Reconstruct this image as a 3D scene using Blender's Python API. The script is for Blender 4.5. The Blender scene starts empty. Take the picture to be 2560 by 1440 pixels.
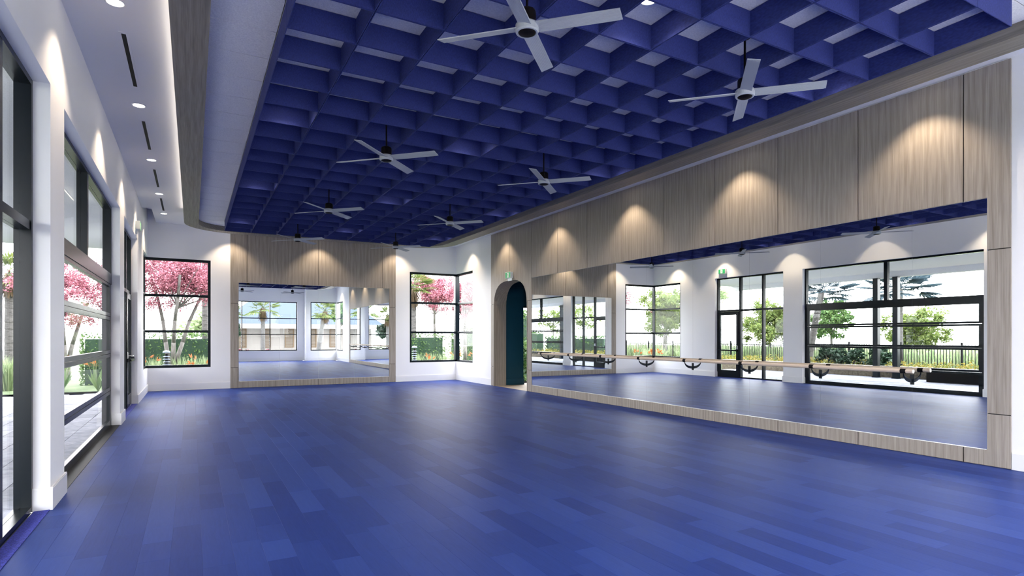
import bpy, math, random
from mathutils import Vector, Matrix
random.seed(7)
PI = math.pi
SC = bpy.context.scene
COL = SC.collection

# ------------------------------------------------------------------ camera, world, exposure
cam_d = bpy.data.cameras.new('camera')
cam = bpy.data.objects.new('camera', cam_d)
COL.objects.link(cam)
cam.location = (0, 0, 1.5)
cam.rotation_euler = (PI / 2, 0, -0.5042)
cam_d.sensor_width = 36
cam_d.lens = 1448.5 / 2560 * 36
cam_d.shift_y = 122.3 / 2560
cam_d.clip_start = 0.05
cam_d.clip_end = 400
SC.camera = cam

w = bpy.data.worlds.new('world')
SC.world = w
w.use_nodes = True
wt = w.node_tree
bg = wt.nodes['Background']
tc = wt.nodes.new('ShaderNodeTexCoord')
sp = wt.nodes.new('ShaderNodeSeparateXYZ')
rp = wt.nodes.new('ShaderNodeValToRGB')
rp.color_ramp.elements[0].position = 0.0
rp.color_ramp.elements[0].color = (1.0, 0.98, 0.985, 1)
rp.color_ramp.elements[1].position = 0.8
rp.color_ramp.elements[1].color = (0.92, 0.925, 1.0, 1)
wt.links.new(tc.outputs['Generated'], sp.inputs[0])
wt.links.new(sp.outputs['Z'], rp.inputs[0])
wt.links.new(rp.outputs[0], bg.inputs['Color'])
bg.inputs['Strength'].default_value = 10.0

SUN = bpy.data.lights.new('sun', 'SUN')
SUN.energy = 2.0
SUN.angle = math.radians(12)
SUN.color = (1.0, 0.95, 0.88)
so = bpy.data.objects.new('sun', SUN)
COL.objects.link(so)
so.rotation_euler = (math.radians(24), math.radians(14), 0)

SPOT_W = 76.0
CELL_W = 10.0
GLOW_E = 5.0
SC.view_settings.view_transform = 'Standard'
SC.view_settings.look = 'None'
SC.view_settings.exposure = 0.56
SC.view_settings.gamma = 1.0
SC.view_settings.use_curve_mapping = False
cy = SC.cycles
cy.use_denoising = True
try:
    cy.denoiser = 'OPENIMAGEDENOISE'
except Exception:
    pass
cy.max_bounces = 9
cy.diffuse_bounces = 5
cy.glossy_bounces = 6
cy.transparent_max_bounces = 24
cy.transmission_bounces = 4
cy.caustics_reflective = True
cy.blur_glossy = 0.3
cy.caustics_refractive = False
cy.sample_clamp_indirect = 12.0
cy.use_adaptive_sampling = True
cy.adaptive_threshold = 0.02

# ------------------------------------------------------------------ materials
def new_mat(name):
    m = bpy.data.materials.new(name)
    m.use_nodes = True
    nt = m.node_tree
    b = nt.nodes['Principled BSDF']
    return m, nt, b

def plain(name, col, rough=0.5, metal=0.0, spec=0.5, emit=None, es=1.0, bump=0, bscale=60):
    m, nt, b = new_mat(name)
    b.inputs['Base Color'].default_value = (*col, 1)
    b.inputs['Roughness'].default_value = rough
    b.inputs['Metallic'].default_value = metal
    b.inputs['Specular IOR Level'].default_value = spec
    if emit:
        b.inputs['Emission Color'].default_value = (*emit, 1)
        b.inputs['Emission Strength'].default_value = es
    if bump:
        n = nt.nodes.new('ShaderNodeTexNoise')
        n.inputs['Scale'].default_value = bscale
        t = nt.nodes.new('ShaderNodeTexCoord')
        nt.links.new(t.outputs['Object'], n.inputs['Vector'])
        bp = nt.nodes.new('ShaderNodeBump')
        bp.inputs['Strength'].default_value = bump
        bp.inputs['Distance'].default_value = 0.01
        nt.links.new(n.outputs[0], bp.inputs['Height'])
        nt.links.new(bp.outputs[0], b.inputs['Normal'])
    return m

def noisy(name, c1, c2, scale=(1, 1, 1), nscale=4, rough=0.6, bump=0.2, detail=6, rnd=True, spec=0.4, dist=0.003, lo=0.3, hi=0.7, tintvar=0.0):
    m, nt, b = new_mat(name)
    N, L = nt.nodes, nt.links
    t = N.new('ShaderNodeTexCoord')
    mp = N.new('ShaderNodeMapping')
    mp.inputs['Scale'].default_value = scale
    L.new(t.outputs['Object'], mp.inputs['Vector'])
    if rnd:
        oi = N.new('ShaderNodeObjectInfo')
        mu = N.new('ShaderNodeMath'); mu.operation = 'MULTIPLY'; mu.inputs[1].default_value = 37.0
        L.new(oi.outputs['Random'], mu.inputs[0])
        L.new(mu.outputs[0], mp.inputs['Location'])
    n = N.new('ShaderNodeTexNoise')
    n.inputs['Scale'].default_value = nscale
    n.inputs['Detail'].default_value = detail
    n.inputs['Distortion'].default_value = 0.6
    L.new(mp.outputs[0], n.inputs['Vector'])
    r = N.new('ShaderNodeValToRGB')
    r.color_ramp.elements[0].position = lo
    r.color_ramp.elements[0].color = (*c1, 1)
    r.color_ramp.elements[1].position = hi
    r.color_ramp.elements[1].color = (*c2, 1)
    L.new(n.outputs[0], r.inputs[0])
    out = r.outputs[0]
    if tintvar:
        oi2 = N.new('ShaderNodeObjectInfo')
        mr = N.new('ShaderNodeMapRange')
        mr.inputs['To Min'].default_value = 1 - tintvar
        mr.inputs['To Max'].default_value = 1 + tintvar
        L.new(oi2.outputs['Random'], mr.inputs[0])
        hv = N.new('ShaderNodeHueSaturation')
        L.new(mr.outputs[0], hv.inputs['Value'])
        L.new(out, hv.inputs['Color'])
        out = hv.outputs[0]
    L.new(out, b.inputs['Base Color'])
    b.inputs['Roughness'].default_value = rough
    b.inputs['Specular IOR Level'].default_value = spec
    if bump:
        bp = N.new('ShaderNodeBump')
        bp.inputs['Strength'].default_value = bump
        bp.inputs['Distance'].default_value = dist
        L.new(n.outputs[0], bp.inputs['Height'])
        L.new(bp.outputs[0], b.inputs['Normal'])
    return m

def wood(name, axis, dark=(0.215, 0.185, 0.155), light=(0.44, 0.39, 0.335)):
    m, nt, b = new_mat(name)
    N, L = nt.nodes, nt.links
    t = N.new('ShaderNodeTexCoord')
    oi = N.new('ShaderNodeObjectInfo')
    mu = N.new('ShaderNodeMath'); mu.operation = 'MULTIPLY'; mu.inputs[1].default_value = 51.0
    L.new(oi.outputs['Random'], mu.inputs[0])
    def sc(a, c):
        v = [a, a, a]; v['XYZ'.index(axis)] = c
        mp = N.new('ShaderNodeMapping'); mp.inputs['Scale'].default_value = v
        L.new(t.outputs['Object'], mp.inputs['Vector']); L.new(mu.outputs[0], mp.inputs['Location'])
        return mp
    fine = N.new('ShaderNodeTexNoise'); fine.inputs['Scale'].default_value = 1
    fine.inputs['Detail'].default_value = 5; fine.inputs['Roughness'].default_value = 0.65
    L.new(sc(95, 2.0).outputs[0], fine.inputs['Vector'])
    big = N.new('ShaderNodeTexNoise'); big.inputs['Scale'].default_value = 1
    big.inputs['Detail'].default_value = 3; big.inputs['Distortion'].default_value = 1.2
    L.new(sc(24, 0.9).outputs[0], big.inputs['Vector'])
    wv = N.new('ShaderNodeTexWave'); wv.wave_type = 'RINGS'
    wv.rings_direction = {'X': 'X', 'Y': 'Y', 'Z': 'Z'}[axis]
    wv.inputs['Scale'].default_value = 2.2; wv.inputs['Distortion'].default_value = 5
    wv.inputs['Detail'].default_value = 2; wv.inputs['Detail Scale'].default_value = 1.2
    L.new(sc(3.0, 0.45).outputs[0], wv.inputs['Vector'])
    a1 = N.new('ShaderNodeMix'); a1.data_type = 'FLOAT'; a1.inputs[0].default_value = 0.34
    L.new(fine.outputs[0], a1.inputs[2]); L.new(big.outputs[0], a1.inputs[3])
    a2 = N.new('ShaderNodeMix'); a2.data_type = 'FLOAT'; a2.inputs[0].default_value = 0.10
    L.new(a1.outputs[0], a2.inputs[2]); L.new(wv.outputs['Fac'], a2.inputs[3])
    r = N.new('ShaderNodeValToRGB')
    r.color_ramp.elements[0].position = 0.28; r.color_ramp.elements[0].color = (*dark, 1)
    r.color_ramp.elements[1].position = 0.70; r.color_ramp.elements[1].color = (*light, 1)
    L.new(a2.outputs[0], r.inputs[0])
    L.new(r.outputs[0], b.inputs['Base Color'])
    b.inputs['Roughness'].default_value = 0.5
    b.inputs['Specular IOR Level'].default_value = 0.3
    bp = N.new('ShaderNodeBump'); bp.inputs['Strength'].default_value = 0.25; bp.inputs['Distance'].default_value = 0.0015
    L.new(fine.outputs[0], bp.inputs['Height']); L.new(bp.outputs[0], b.inputs['Normal'])
    return m

def floor_mat():
    m, nt, b = new_mat('blue_plank')
    N, L = nt.nodes, nt.links
    g = N.new('ShaderNodeNewGeometry')
    at = N.new('ShaderNodeAttribute'); at.attribute_name = 'tint'
    mu = N.new('ShaderNodeMath'); mu.operation = 'MULTIPLY'; mu.inputs[1].default_value = 91.0
    L.new(at.outputs['Fac'], mu.inputs[0])
    mp = N.new('ShaderNodeMapping'); mp.inputs['Scale'].default_value = (38, 3.0, 1)
    L.new(g.outputs['Position'], mp.inputs['Vector']); L.new(mu.outputs[0], mp.inputs['Location'])
    n = N.new('ShaderNodeTexNoise'); n.inputs['Scale'].default_value = 1; n.inputs['Detail'].default_value = 5
    n.inputs['Distortion'].default_value = 1.5
    L.new(mp.outputs[0], n.inputs['Vector'])
    ma = N.new('ShaderNodeMath'); ma.operation = 'MULTIPLY_ADD'; ma.inputs[1].default_value = 0.8; ma.inputs[2].default_value = -0.15
    L.new(at.outputs['Fac'], ma.inputs[0])
    ad = N.new('ShaderNodeMath'); ad.operation = 'ADD'
    m2 = N.new('ShaderNodeMath'); m2.operation = 'MULTIPLY'; m2.inputs[1].default_value = 0.6
    L.new(n.outputs[0], m2.inputs[0]); L.new(ma.outputs[0], ad.inputs[0]); L.new(m2.outputs[0], ad.inputs[1])
    r = N.new('ShaderNodeValToRGB')
    r.color_ramp.elements[0].position = 0.0; r.color_ramp.elements[0].color = (0.016, 0.032, 0.155, 1)
    r.color_ramp.elements[1].position = 1.0; r.color_ramp.elements[1].color = (0.031, 0.061, 0.245, 1)
    L.new(ad.outputs[0], r.inputs[0]); L.new(r.outputs[0], b.inputs['Base Color'])
    b.inputs['Roughness'].default_value = 0.46
    b.inputs['Specular IOR Level'].default_value = 0.05
    bp = N.new('ShaderNodeBump'); bp.inputs['Strength'].default_value = 0.25; bp.inputs['Distance'].default_value = 0.002
    L.new(n.outputs[0], bp.inputs['Height']); L.new(bp.outputs[0], b.inputs['Normal'])
    return m

def glass_mat():
    m = bpy.data.materials.new('clear_glass')
    m.use_nodes = True
    nt = m.node_tree; N, L = nt.nodes, nt.links
    N.clear()
    o = N.new('ShaderNodeOutputMaterial')
    mx = N.new('ShaderNodeMixShader')
    tr = N.new('ShaderNodeBsdfTransparent'); tr.inputs[0].default_value = (0.98, 0.99, 0.99, 1)
    gl = N.new('ShaderNodeBsdfGlossy'); gl.inputs['Roughness'].default_value = 0.0
    lw_ = N.new('ShaderNodeLayerWeight'); lw_.inputs['Blend'].default_value = 0.5
    pw = N.new('ShaderNodeMath'); pw.operation = 'POWER'; pw.inputs[1].default_value = 4.0
    ml = N.new('ShaderNodeMath'); ml.operation = 'MULTIPLY_ADD'; ml.inputs[1].default_value = 0.18; ml.inputs[2].default_value = 0.010
    L.new(lw_.outputs['Facing'], pw.inputs[0]); L.new(pw.outputs[0], ml.inputs[0])
    L.new(ml.outputs[0], mx.inputs[0]); L.new(tr.outputs[0], mx.inputs[1]); L.new(gl.outputs[0], mx.inputs[2])
    L.new(mx.outputs[0], o.inputs[0])
    return m

def felt_mat():
    m, nt, b = new_mat('royal_blue_felt')
    N, L = nt.nodes, nt.links
    t = N.new('ShaderNodeTexCoord')
    mp = N.new('ShaderNodeMapping'); mp.inputs['Rotation'].default_value = (0.9, 0.5, 0.6)
    mp.inputs['Scale'].default_value = (160, 26, 60)
    L.new(t.outputs['Object'], mp.inputs['Vector'])
    n = N.new('ShaderNodeTexNoise'); n.inputs['Scale'].default_value = 1; n.inputs['Detail'].default_value = 3
    L.new(mp.outputs[0], n.inputs['Vector'])
    r = N.new('ShaderNodeValToRGB')
    r.color_ramp.elements[0].position = 0.3; r.color_ramp.elements[0].color = (0.022, 0.031, 0.150, 1)
    r.color_ramp.elements[1].position = 0.7; r.color_ramp.elements[1].color = (0.038, 0.053, 0.235, 1)
    L.new(n.outputs[0], r.inputs[0]); L.new(r.outputs[0], b.inputs['Base Color'])
    b.inputs['Roughness'].default_value = 0.75
    b.inputs['Specular IOR Level'].default_value = 0.35
    bp = N.new('ShaderNodeBump'); bp.inputs['Strength'].default_value = 0.4; bp.inputs['Distance'].default_value = 0.002
    L.new(n.outputs[0], bp.inputs['Height']); L.new(bp.outputs[0], b.inputs['Normal'])
    return m

M = {}
M['white'] = plain('white_paint', (0.88, 0.88, 0.885), 0.55, spec=0.3, bump=0.03, bscale=90)
M['soffit'] = plain('soffit_paint', (0.86, 0.86, 0.88), 0.6, spec=0.2)
M['base'] = plain('white_gloss_trim', (0.84, 0.84, 0.84), 0.35)
M['woodz'] = wood('grey_oak_vertical', 'Z')
M['woody'] = wood('grey_oak_lengthwise', 'Y', (0.14, 0.125, 0.105), (0.31, 0.28, 0.235))
M['bar'] = wood('pale_maple', 'Y', (0.50, 0.40, 0.31), (0.72, 0.60, 0.48))
M['joint'] = plain('dark_joint', (0.05, 0.045, 0.04), 0.8)
M['frame'] = plain('charcoal_aluminium', (0.006, 0.010, 0.014), 0.27, metal=0.0, spec=0.22)
M['black'] = plain('black_steel', (0.006, 0.006, 0.007), 0.5, spec=0.12)
M['glass'] = glass_mat()
M['mirror'] = plain('mirror_silver', (0.90, 0.93, 0.93), 0.0, metal=1.0)
M['medge'] = plain('mirror_edge', (0.45, 0.62, 0.58), 0.2)
M['floor'] = floor_mat()
M['felt'] = felt_mat()
M['tile'] = noisy('mineral_fibre_tile', (0.74, 0.73, 0.76), (0.92, 0.91, 0.92), (1, 1, 1), 70, 0.9, 0.4, 3, spec=0.1)
M['carpet'] = noisy('blue_entry_carpet', (0.01, 0.015, 0.13), (0.06, 0.08, 0.55), (1, 1, 1), 90, 0.9, 1.0, 3, dist=0.01)
M['blade'] = plain('light_grey_blade', (0.50, 0.52, 0.54), 0.5, bump=0)
M['motor'] = plain('dark_bronze', (0.007, 0.005, 0.005), 0.5, spec=0.15)
M['lens'] = plain('glowing_lens', (1, 1, 1), 0.4, emit=(1.0, 0.93, 0.82), es=9.0)
M['led'] = plain('led_strip', (1, 1, 1), 0.4, emit=(1.0, 0.90, 0.78), es=GLOW_E)
M['green'] = plain('sign_green', (0.03, 0.30, 0.11), 0.4, emit=(0.03, 0.35, 0.12), es=0.25)
M['signwhite'] = plain('sign_white', (0.85, 0.9, 0.85), 0.4)
M['teal'] = plain('dark_teal_paint', (0.008, 0.062, 0.105), 0.5, spec=0.3)
M['oakfloor'] = wood('pale_oak_floor', 'Y', (0.42, 0.33, 0.24), (0.66, 0.56, 0.44))
M['paver'] = noisy('blue_grey_paver', (0.16, 0.17, 0.21), (0.30, 0.31, 0.37), (1, 1, 1), 9, 0.7, 0.5, 8, dist=0.01, tintvar=0.25)
M['paverbed'] = plain('paver_joint', (0.07, 0.07, 0.08), 0.9)
M['stucco'] = noisy('white_stucco', (0.62, 0.63, 0.65), (0.74, 0.75, 0.77), (1, 1, 1), 60, 0.9, 0.5, 3, dist=0.01)
M['tan'] = noisy('tan_render', (0.22, 0.19, 0.15), (0.34, 0.30, 0.24), (1, 1, 1), 8, 0.9, 0.3)
M['brown'] = plain('dark_brown_timber', (0.010, 0.009, 0.008), 0.6, spec=0.1)
M['lawn'] = noisy('lawn', (0.045, 0.075, 0.025), (0.095, 0.13, 0.055), (1, 1, 1), 1.6, 0.9, 0.6, 8, rnd=False, dist=0.03)
M['mulch'] = noisy('mulch', (0.09, 0.07, 0.05), (0.20, 0.17, 0.12), (1, 1, 1), 14, 0.95, 0.8, 6, rnd=False, dist=0.03)
def leafmat(name, c1, c2, trans=0.35):
    m, nt, b = new_mat(name)
    N, L = nt.nodes, nt.links
    g = N.new('ShaderNodeNewGeometry')
    r = N.new('ShaderNodeValToRGB')
    r.color_ramp.elements[0].color = (*c1, 1); r.color_ramp.elements[1].color = (*c2, 1)
    L.new(g.outputs['Random Per Island'], r.inputs[0])
    L.new(r.outputs[0], b.inputs['Base Color'])
    b.inputs['Roughness'].default_value = 0.6
    b.inputs['Specular IOR Level'].default_value = 0.3
    tl = N.new('ShaderNodeBsdfTranslucent')
    L.new(r.outputs[0], tl.inputs[0])
    mx = N.new('ShaderNodeMixShader'); mx.inputs[0].default_value = trans
    L.new(b.outputs[0], mx.inputs[1]); L.new(tl.outputs[0], mx.inputs[2])
    L.new(mx.outputs[0], N['Material Output'].inputs[0])
    return m
M['pink'] = leafmat('pink_blossom', (0.11, 0.025, 0.04), (0.50, 0.20, 0.25), 0.35)
M['leaf'] = leafmat('green_leaf', (0.025, 0.073, 0.017), (0.121, 0.192, 0.060))
M['lime'] = leafmat('lime_leaf', (0.062, 0.107, 0.021), (0.174, 0.208, 0.062), 0.45)
M['bluepalm'] = leafmat('blue_palm_leaf', (0.025, 0.043, 0.054), (0.072, 0.108, 0.130))
M['palm'] = leafmat('palm_leaf', (0.042, 0.078, 0.015), (0.135, 0.156, 0.048))
M['skirt'] = leafmat('dry_palm_skirt', (0.066, 0.043, 0.023), (0.125, 0.086, 0.046))
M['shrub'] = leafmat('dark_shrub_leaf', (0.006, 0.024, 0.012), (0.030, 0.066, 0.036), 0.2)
M['yellow'] = leafmat('yellow_groundcover', (0.084, 0.126, 0.024), (0.255, 0.186, 0.036))
M['red'] = leafmat('burgundy_leaf', (0.058, 0.007, 0.018), (0.151, 0.022, 0.043))
M['grass'] = leafmat('tuft_grass', (0.119, 0.184, 0.076), (0.335, 0.389, 0.227), 0.4)
M['orange'] = leafmat('orange_petal', (0.315, 0.055, 0.013), (0.399, 0.147, 0.034))
M['bark'] = noisy('grey_bark', (0.06, 0.056, 0.05), (0.15, 0.14, 0.13), (1, 1, 0.3), 18, 0.9, 0.8, 6, dist=0.02)
M['palmbark'] = noisy('palm_bark', (0.045, 0.043, 0.042), (0.11, 0.105, 0.10), (1, 1, 6), 7, 0.9, 0.8, 4, dist=0.02)
M['housewall'] = plain('cream_house_wall', (0.17, 0.155, 0.14), 0.8)
M['houseroof'] = plain('blue_grey_roof', (0.050, 0.065, 0.095), 0.7, spec=0.1)
M['shutter'] = wood('honey_shutter', 'Z', (0.055, 0.032, 0.014), (0.12, 0.078, 0.04))
M['bollard'] = plain('grey_bollard', (0.14, 0.17, 0.21), 0.5)

# ------------------------------------------------------------------ helpers
class MB:
    def __init__(s):
        s.v = []; s.f = []
    def box(s, x0, x1, y0, y1, z0, z1):
        x0, x1 = min(x0, x1), max(x0, x1); y0, y1 = min(y0, y1), max(y0, y1); z0, z1 = min(z0, z1), max(z0, z1)
        n = len(s.v)
        s.v += [(x0, y0, z0), (x1, y0, z0), (x1, y1, z0), (x0, y1, z0), (x0, y0, z1), (x1, y0, z1), (x1, y1, z1), (x0, y1, z1)]
        s.f += [tuple(n + i for i in q) for q in ((0, 3, 2, 1), (4, 5, 6, 7), (0, 1, 5, 4), (1, 2, 6, 5), (2, 3, 7, 6), (3, 0, 4, 7))]
        return s
    def cyl(s, p, q, r, r2=None, n=12, caps=True):
        p = Vector(p); q = Vector(q); r2 = r if r2 is None else r2
        d = (q - p).normalized()
        a = d.orthogonal().normalized(); b = d.cross(a)
        k = len(s.v)
        for c, rr in ((p, r), (q, r2)):
            for i in range(n):
                t = 2 * PI * i / n
                s.v.append(tuple(c + (a * math.cos(t) + b * math.sin(t)) * rr))
        for i in range(n):
            j = (i + 1) % n
            s.f.append((k + i, k + j, k + n + j, k + n + i))
        if caps:
            s.f.append(tuple(k + n - 1 - i for i in range(n))); s.f.append(tuple(k + n + i for i in range(n)))
        return s
    def lathe(s, prof, n=24, c=(0, 0, 0)):
        k = len(s.v)
        for r, z in prof:
            for i in range(n):
                t = 2 * PI * i / n
                s.v.append((c[0] + r * math.cos(t), c[1] + r * math.sin(t), c[2] + z))
        for a in range(len(prof) - 1):
            for i in range(n):
                j = (i + 1) % n
                s.f.append((k + a * n + i, k + a * n + j, k + (a + 1) * n + j, k + (a + 1) * n + i))
        return s
    def tube(s, pts, rs, n=8):
        for i in range(len(pts) - 1):
            s.cyl(pts[i], pts[i + 1], rs[i], rs[i + 1], n)
        return s
    def quad(s, a, b, c, d):
        n = len(s.v); s.v += [tuple(a), tuple(b), tuple(c), tuple(d)]; s.f.append((n, n + 1, n + 2, n + 3)); return s
    def poly_ring(s, outer, inner, z0, z1):
        """ring between two closed outlines with the same number of points"""
        n = len(outer); k = len(s.v)
        for ring, z in ((outer, z0), (inner, z0), (inner, z1), (outer, z1)):
            s.v += [(p[0], p[1], z) for p in ring]
        for i in range(n):
            j = (i + 1) % n
            for a, b in ((0, 1), (1, 2), (2, 3), (3, 0)):
                s.f.append((k + a * n + i, k + b * n + i, k + b * n + j, k + a * n + j))
        return s

def mesh(name, mb, mat):
    me = bpy.data.meshes.new(name)
    me.from_pydata(mb.v, [], mb.f)
    mats = mat if isinstance(mat, (list, tuple)) else [mat]
    for m in mats: me.materials.append(m)
    me.update()
    return me

def obj(name, mb, mat, parent=None, smooth=False, bevel=0, loc=None):
    me = mb if isinstance(mb, bpy.types.Mesh) else mesh(name, mb, mat)
    o = bpy.data.objects.new(name, me)
    COL.objects.link(o)
    if loc: o.location = loc
    if parent: o.parent = parent
    if smooth:
        for p in me.polygons: p.use_smooth = True
    if bevel:
        b = o.modifiers.new('bevel', 'BEVEL'); b.width = bevel; b.segments = 2; b.limit_method = 'ANGLE'
    return o

def tag(o, label=None, cat=None, group=None, kind=None):
    if label: o['label'] = label
    if cat: o['category'] = cat
    if group: o['group'] = group
    if kind: o['kind'] = kind
    return o

def thing(name, label, cat, loc=(0, 0, 0), rz=0, group=None):
    o = bpy.data.objects.new(name, None)
    COL.objects.link(o); o.location = loc; o.rotation_euler = (0, 0, rz)
    o.empty_display_size = 0.1
    return tag(o, label, cat, group)

def struct(name, mb, mat, parent=None, **k):
    o = obj(name, mb, mat, parent, **k)
    if parent is None: o['kind'] = 'structure'
    return o

KIDS = {}
def copy_tree(o, parent=None):
    c = o.copy(); COL.objects.link(c); c.parent = parent
    for ch in [x for x in COL.objects if x.parent == o]:
        copy_tree(ch, c)
    return c
def reparent(o, p):
    o.parent = p

# ------------------------------------------------------------------ dimensions
XL, XR, YF, YB, YB2, XJ = -1.08, 8.12, 18.80, -1.20, -0.55, 6.25
ZS = 4.67            # soffit
ZT = 4.50            # tile ceiling
ZTOP = 5.15
T = 0.25
WZ0, WZ1 = 0.635, 3.70
MZ = (1.655, 2.66)

# ------------------------------------------------------------------ walls
lw = MB()
O = [(3.45, 6.35), (6.97, 11.88), (12.58, 15.47)]
ys = [YB - T, 3.45, 6.35, 6.97, 11.88, 12.58, 15.47, 17.24]
lw.box(XL - T, XL, ys[0], ys[1], 0, ZTOP)
lw.box(XL - T, XL, 6.35, 6.97, 0, 3.70)
lw.box(XL - T, XL, 11.88, 12.58, 0, 3.70)
lw.box(XL - T, XL, 15.47, 17.24, 0, 3.70)
lw.box(XL - T, XL, 17.24, YF + T, 0, WZ0)
lw.box(XL - T, XL, 3.45, YF + T, 3.70, ZTOP)
struct('wall_left', lw, M['white'])

fw = MB()
fw.box(XL, 0.463, YF, YF + T, 0, WZ0)
fw.box(XL, 0.463, YF, YF + T, WZ1, ZTOP)
fw.box(0.463, 6.43, YF, YF + T, 0, ZTOP)
fw.box(6.43, XR, YF, YF + T, 0, WZ0)
fw.box(6.43, XR, YF, YF + T, WZ1, ZTOP)
wall_far = struct('wall_far', fw, M['white'])

# arch outline (y, z) from far spring over the top to the near spring
AC, AW, AZ, AB = 14.82, 1.0, 2.245, 0.90
arch = []
for i in range(0, 33):
    t = -1 + 2 * i / 32
    t = math.sin(t * PI / 2)
    arch.append((AC - AW * t, AZ + AB * (max(0, 1 - abs(t) ** 3)) ** (1 / 3)))
rw = MB()
rw.box(XR, XR + T, YB2 - T, YB2, 0, ZTOP)
rw.box(XR, XR + T, YB2, 1.27, 0, WZ0)
rw.box(XR, XR + T, YB2, 1.27, WZ1, ZTOP)
rw.box(XR, XR + T, 1.27, AC - AW - .028, 0, ZTOP)
rw.box(XR, XR + T, AC + AW + .028, 17.41, 0, ZTOP)
rw.box(XR, XR + T, AC - AW - .028, AC + AW + .028, 3.19, ZTOP)
rw.box(XR, XR + T, 17.41, YF + T, 0, WZ0)
rw.box(XR, XR + T, 17.41, YF + T, WZ1, ZTOP)
# spandrels of the arch, on both faces
for i in range(32):
    (ya, za), (yb, zb) = arch[i], arch[i + 1]
    za += .022; zb += .022
    ya = AC + (ya - AC) * 1.026; yb = AC + (yb - AC) * 1.026
    rw.quad((XR, ya, za), (XR, yb, zb), (XR, yb, 3.19), (XR, ya, 3.19))
    rw.quad((XR + T, ya, za), (XR + T, yb, zb), (XR + T, yb, 3.19), (XR + T, ya, 3.19))
wall_right = struct('wall_right', rw, M['white'])

bw = MB()
bw.box(XL, 1.04, YB - T, YB, 0, ZTOP)
bw.box(1.04, 5.83, YB - T, YB, 0, WZ0)
bw.box(1.04, 5.83, YB - T, YB, WZ1, ZTOP)
bw.box(5.83, XJ, YB - T, YB, 0, ZTOP)
bw.box(XJ, 6.53, YB - T, YB2, 0, ZTOP)
bw.box(6.53, XR, YB2 - T, YB2, 0, WZ0)
bw.box(6.53, XR, YB2 - T, YB2, WZ1, ZTOP)
struct('wall_back', bw, M['white'])

# ------------------------------------------------------------------ floor: planks (nearest 300 single, the rest joined)
sub = MB().box(XL - 0.0, XR, YB, YF, -0.12, -0.013)
sub.box(-1.20, XL, 3.45, 6.35, -0.12, -0.013).box(-1.20, XL, 12.58, 15.47, -0.12, -0.013).box(-1.25, XL, 6.97, 11.88, -0.12, -0.013)
floor = struct('floor', sub, plain('dark_underlay', (0.01, 0.012, 0.05), 0.8))
def plank_add(mb, x0, x1, y0, y1):
    g, c = 0.0003, 0.0006
    x0 += g; x1 -= g; y0 += g; y1 -= g
    n = len(mb.v)
    mb.v += [(x0, y0, -0.012), (x1, y0, -0.012), (x1, y1, -0.012), (x0, y1, -0.012),
             (x0, y0, -c), (x1, y0, -c), (x1, y1, -c), (x0, y1, -c),
             (x0 + c, y0 + c, 0), (x1 - c, y0 + c, 0), (x1 - c, y1 - c, 0), (x0 + c, y1 - c, 0)]
    mb.f += [tuple(n + i for i in q) for q in ((0, 1, 5, 4), (1, 2, 6, 5), (2, 3, 7, 6), (3, 0, 4, 7),
                                               (4, 5, 9, 8), (5, 6, 10, 9), (6, 7, 11, 10), (7, 4, 8, 11), (8, 9, 10, 11))]
planks = []
x = XL; PW = 0.19
while x < XR - 0.02:
    x1 = min(x + PW, XR)
    y = YB - random.uniform(0, 1.2)
    while y < YF:
        y1 = y + random.choice((0.4, 0.55, 0.75, 0.95, 1.2, 1.45))
        a, b_ = max(y, YB), min(y1, YF)
        if b_ - a > 0.05 and not (a < YB2 and x1 > XJ + 0.05):
            planks.append((x, x1, a, b_))
        y = y1
    x = x1
def inview(p):
    cx, cyy = (p[0] + p[1]) / 2, (p[2] + p[3]) / 2
    s_, c_ = math.sin(.5042), math.cos(.5042)
    d = cx * s_ + cyy * c_; r = cx * c_ - cyy * s_
    if d < 1.5: return 1e6
    u = 1280 + 1448.5 * r / d; v = 842.3 + 1448.5 * 1.5 / d
    if u < -80 or u > 2640 or v > 1560: return 1e5
    return d
planks.sort(key=inview)
def set_tint(me, vals):
    a = me.attributes.new('tint', 'FLOAT', 'FACE')
    a.data.foreach_set('value', vals)
for p in planks[:300]:
    mb = MB(); plank_add(mb, *p)
    me = mesh('plank', mb, M['floor']); set_tint(me, [random.random()] * 9)
    obj('plank', me, None, floor)
mb = MB(); tv = []
for p in planks[300:]:
    plank_add(mb, *p); tv += [random.random()] * 9
me = mesh('far_planks', mb, M['floor']); set_tint(me, tv)
tag(obj('far_planks', me, None, floor), kind='stuff')
tag(obj('carpet_strip', MB().box(-1.19, XL, 3.45, 6.35, -0.012, 0.004), M['carpet'], floor))
tag(obj('carpet_strip', MB().box(-1.19, XL, 12.58, 15.47, -0.012, 0.004), M['carpet'], floor))
obj('door_track', MB().box(-1.25, XL, 6.97, 11.88, -0.012, 0.004), M['black'], floor)

# ------------------------------------------------------------------ ceiling
def rrect(x0, x1, y0, y1, r, n=14):
    pts = []
    for cx, cyy, a0 in ((x1 - r, y1 - r, 0), (x0 + r, y1 - r, 90), (x0 + r, y0 + r, 180), (x1 - r, y0 + r, 270)):
        for i in range(n + 1):
            a = math.radians(a0 + 90 * i / n)
            pts.append((cx + r * math.cos(a), cyy + r * math.sin(a)))
    return pts
BX0, BX1, BY0, BY1 = -0.18, 7.23, 0.95, 17.88
outer = rrect(BX0, BX1, BY0, BY1, 1.20)
inner = rrect(BX0 + 0.32, BX1 - 0.34, BY0 + 0.33, BY1 - 0.33, 0.87)
trim = struct('trim_1', MB().poly_ring(outer, inner, 4.37, ZS + 0.02), M['woody'])
trim['label'] = 'grey wood band with rounded corners framing the lowered ceiling'
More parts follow.
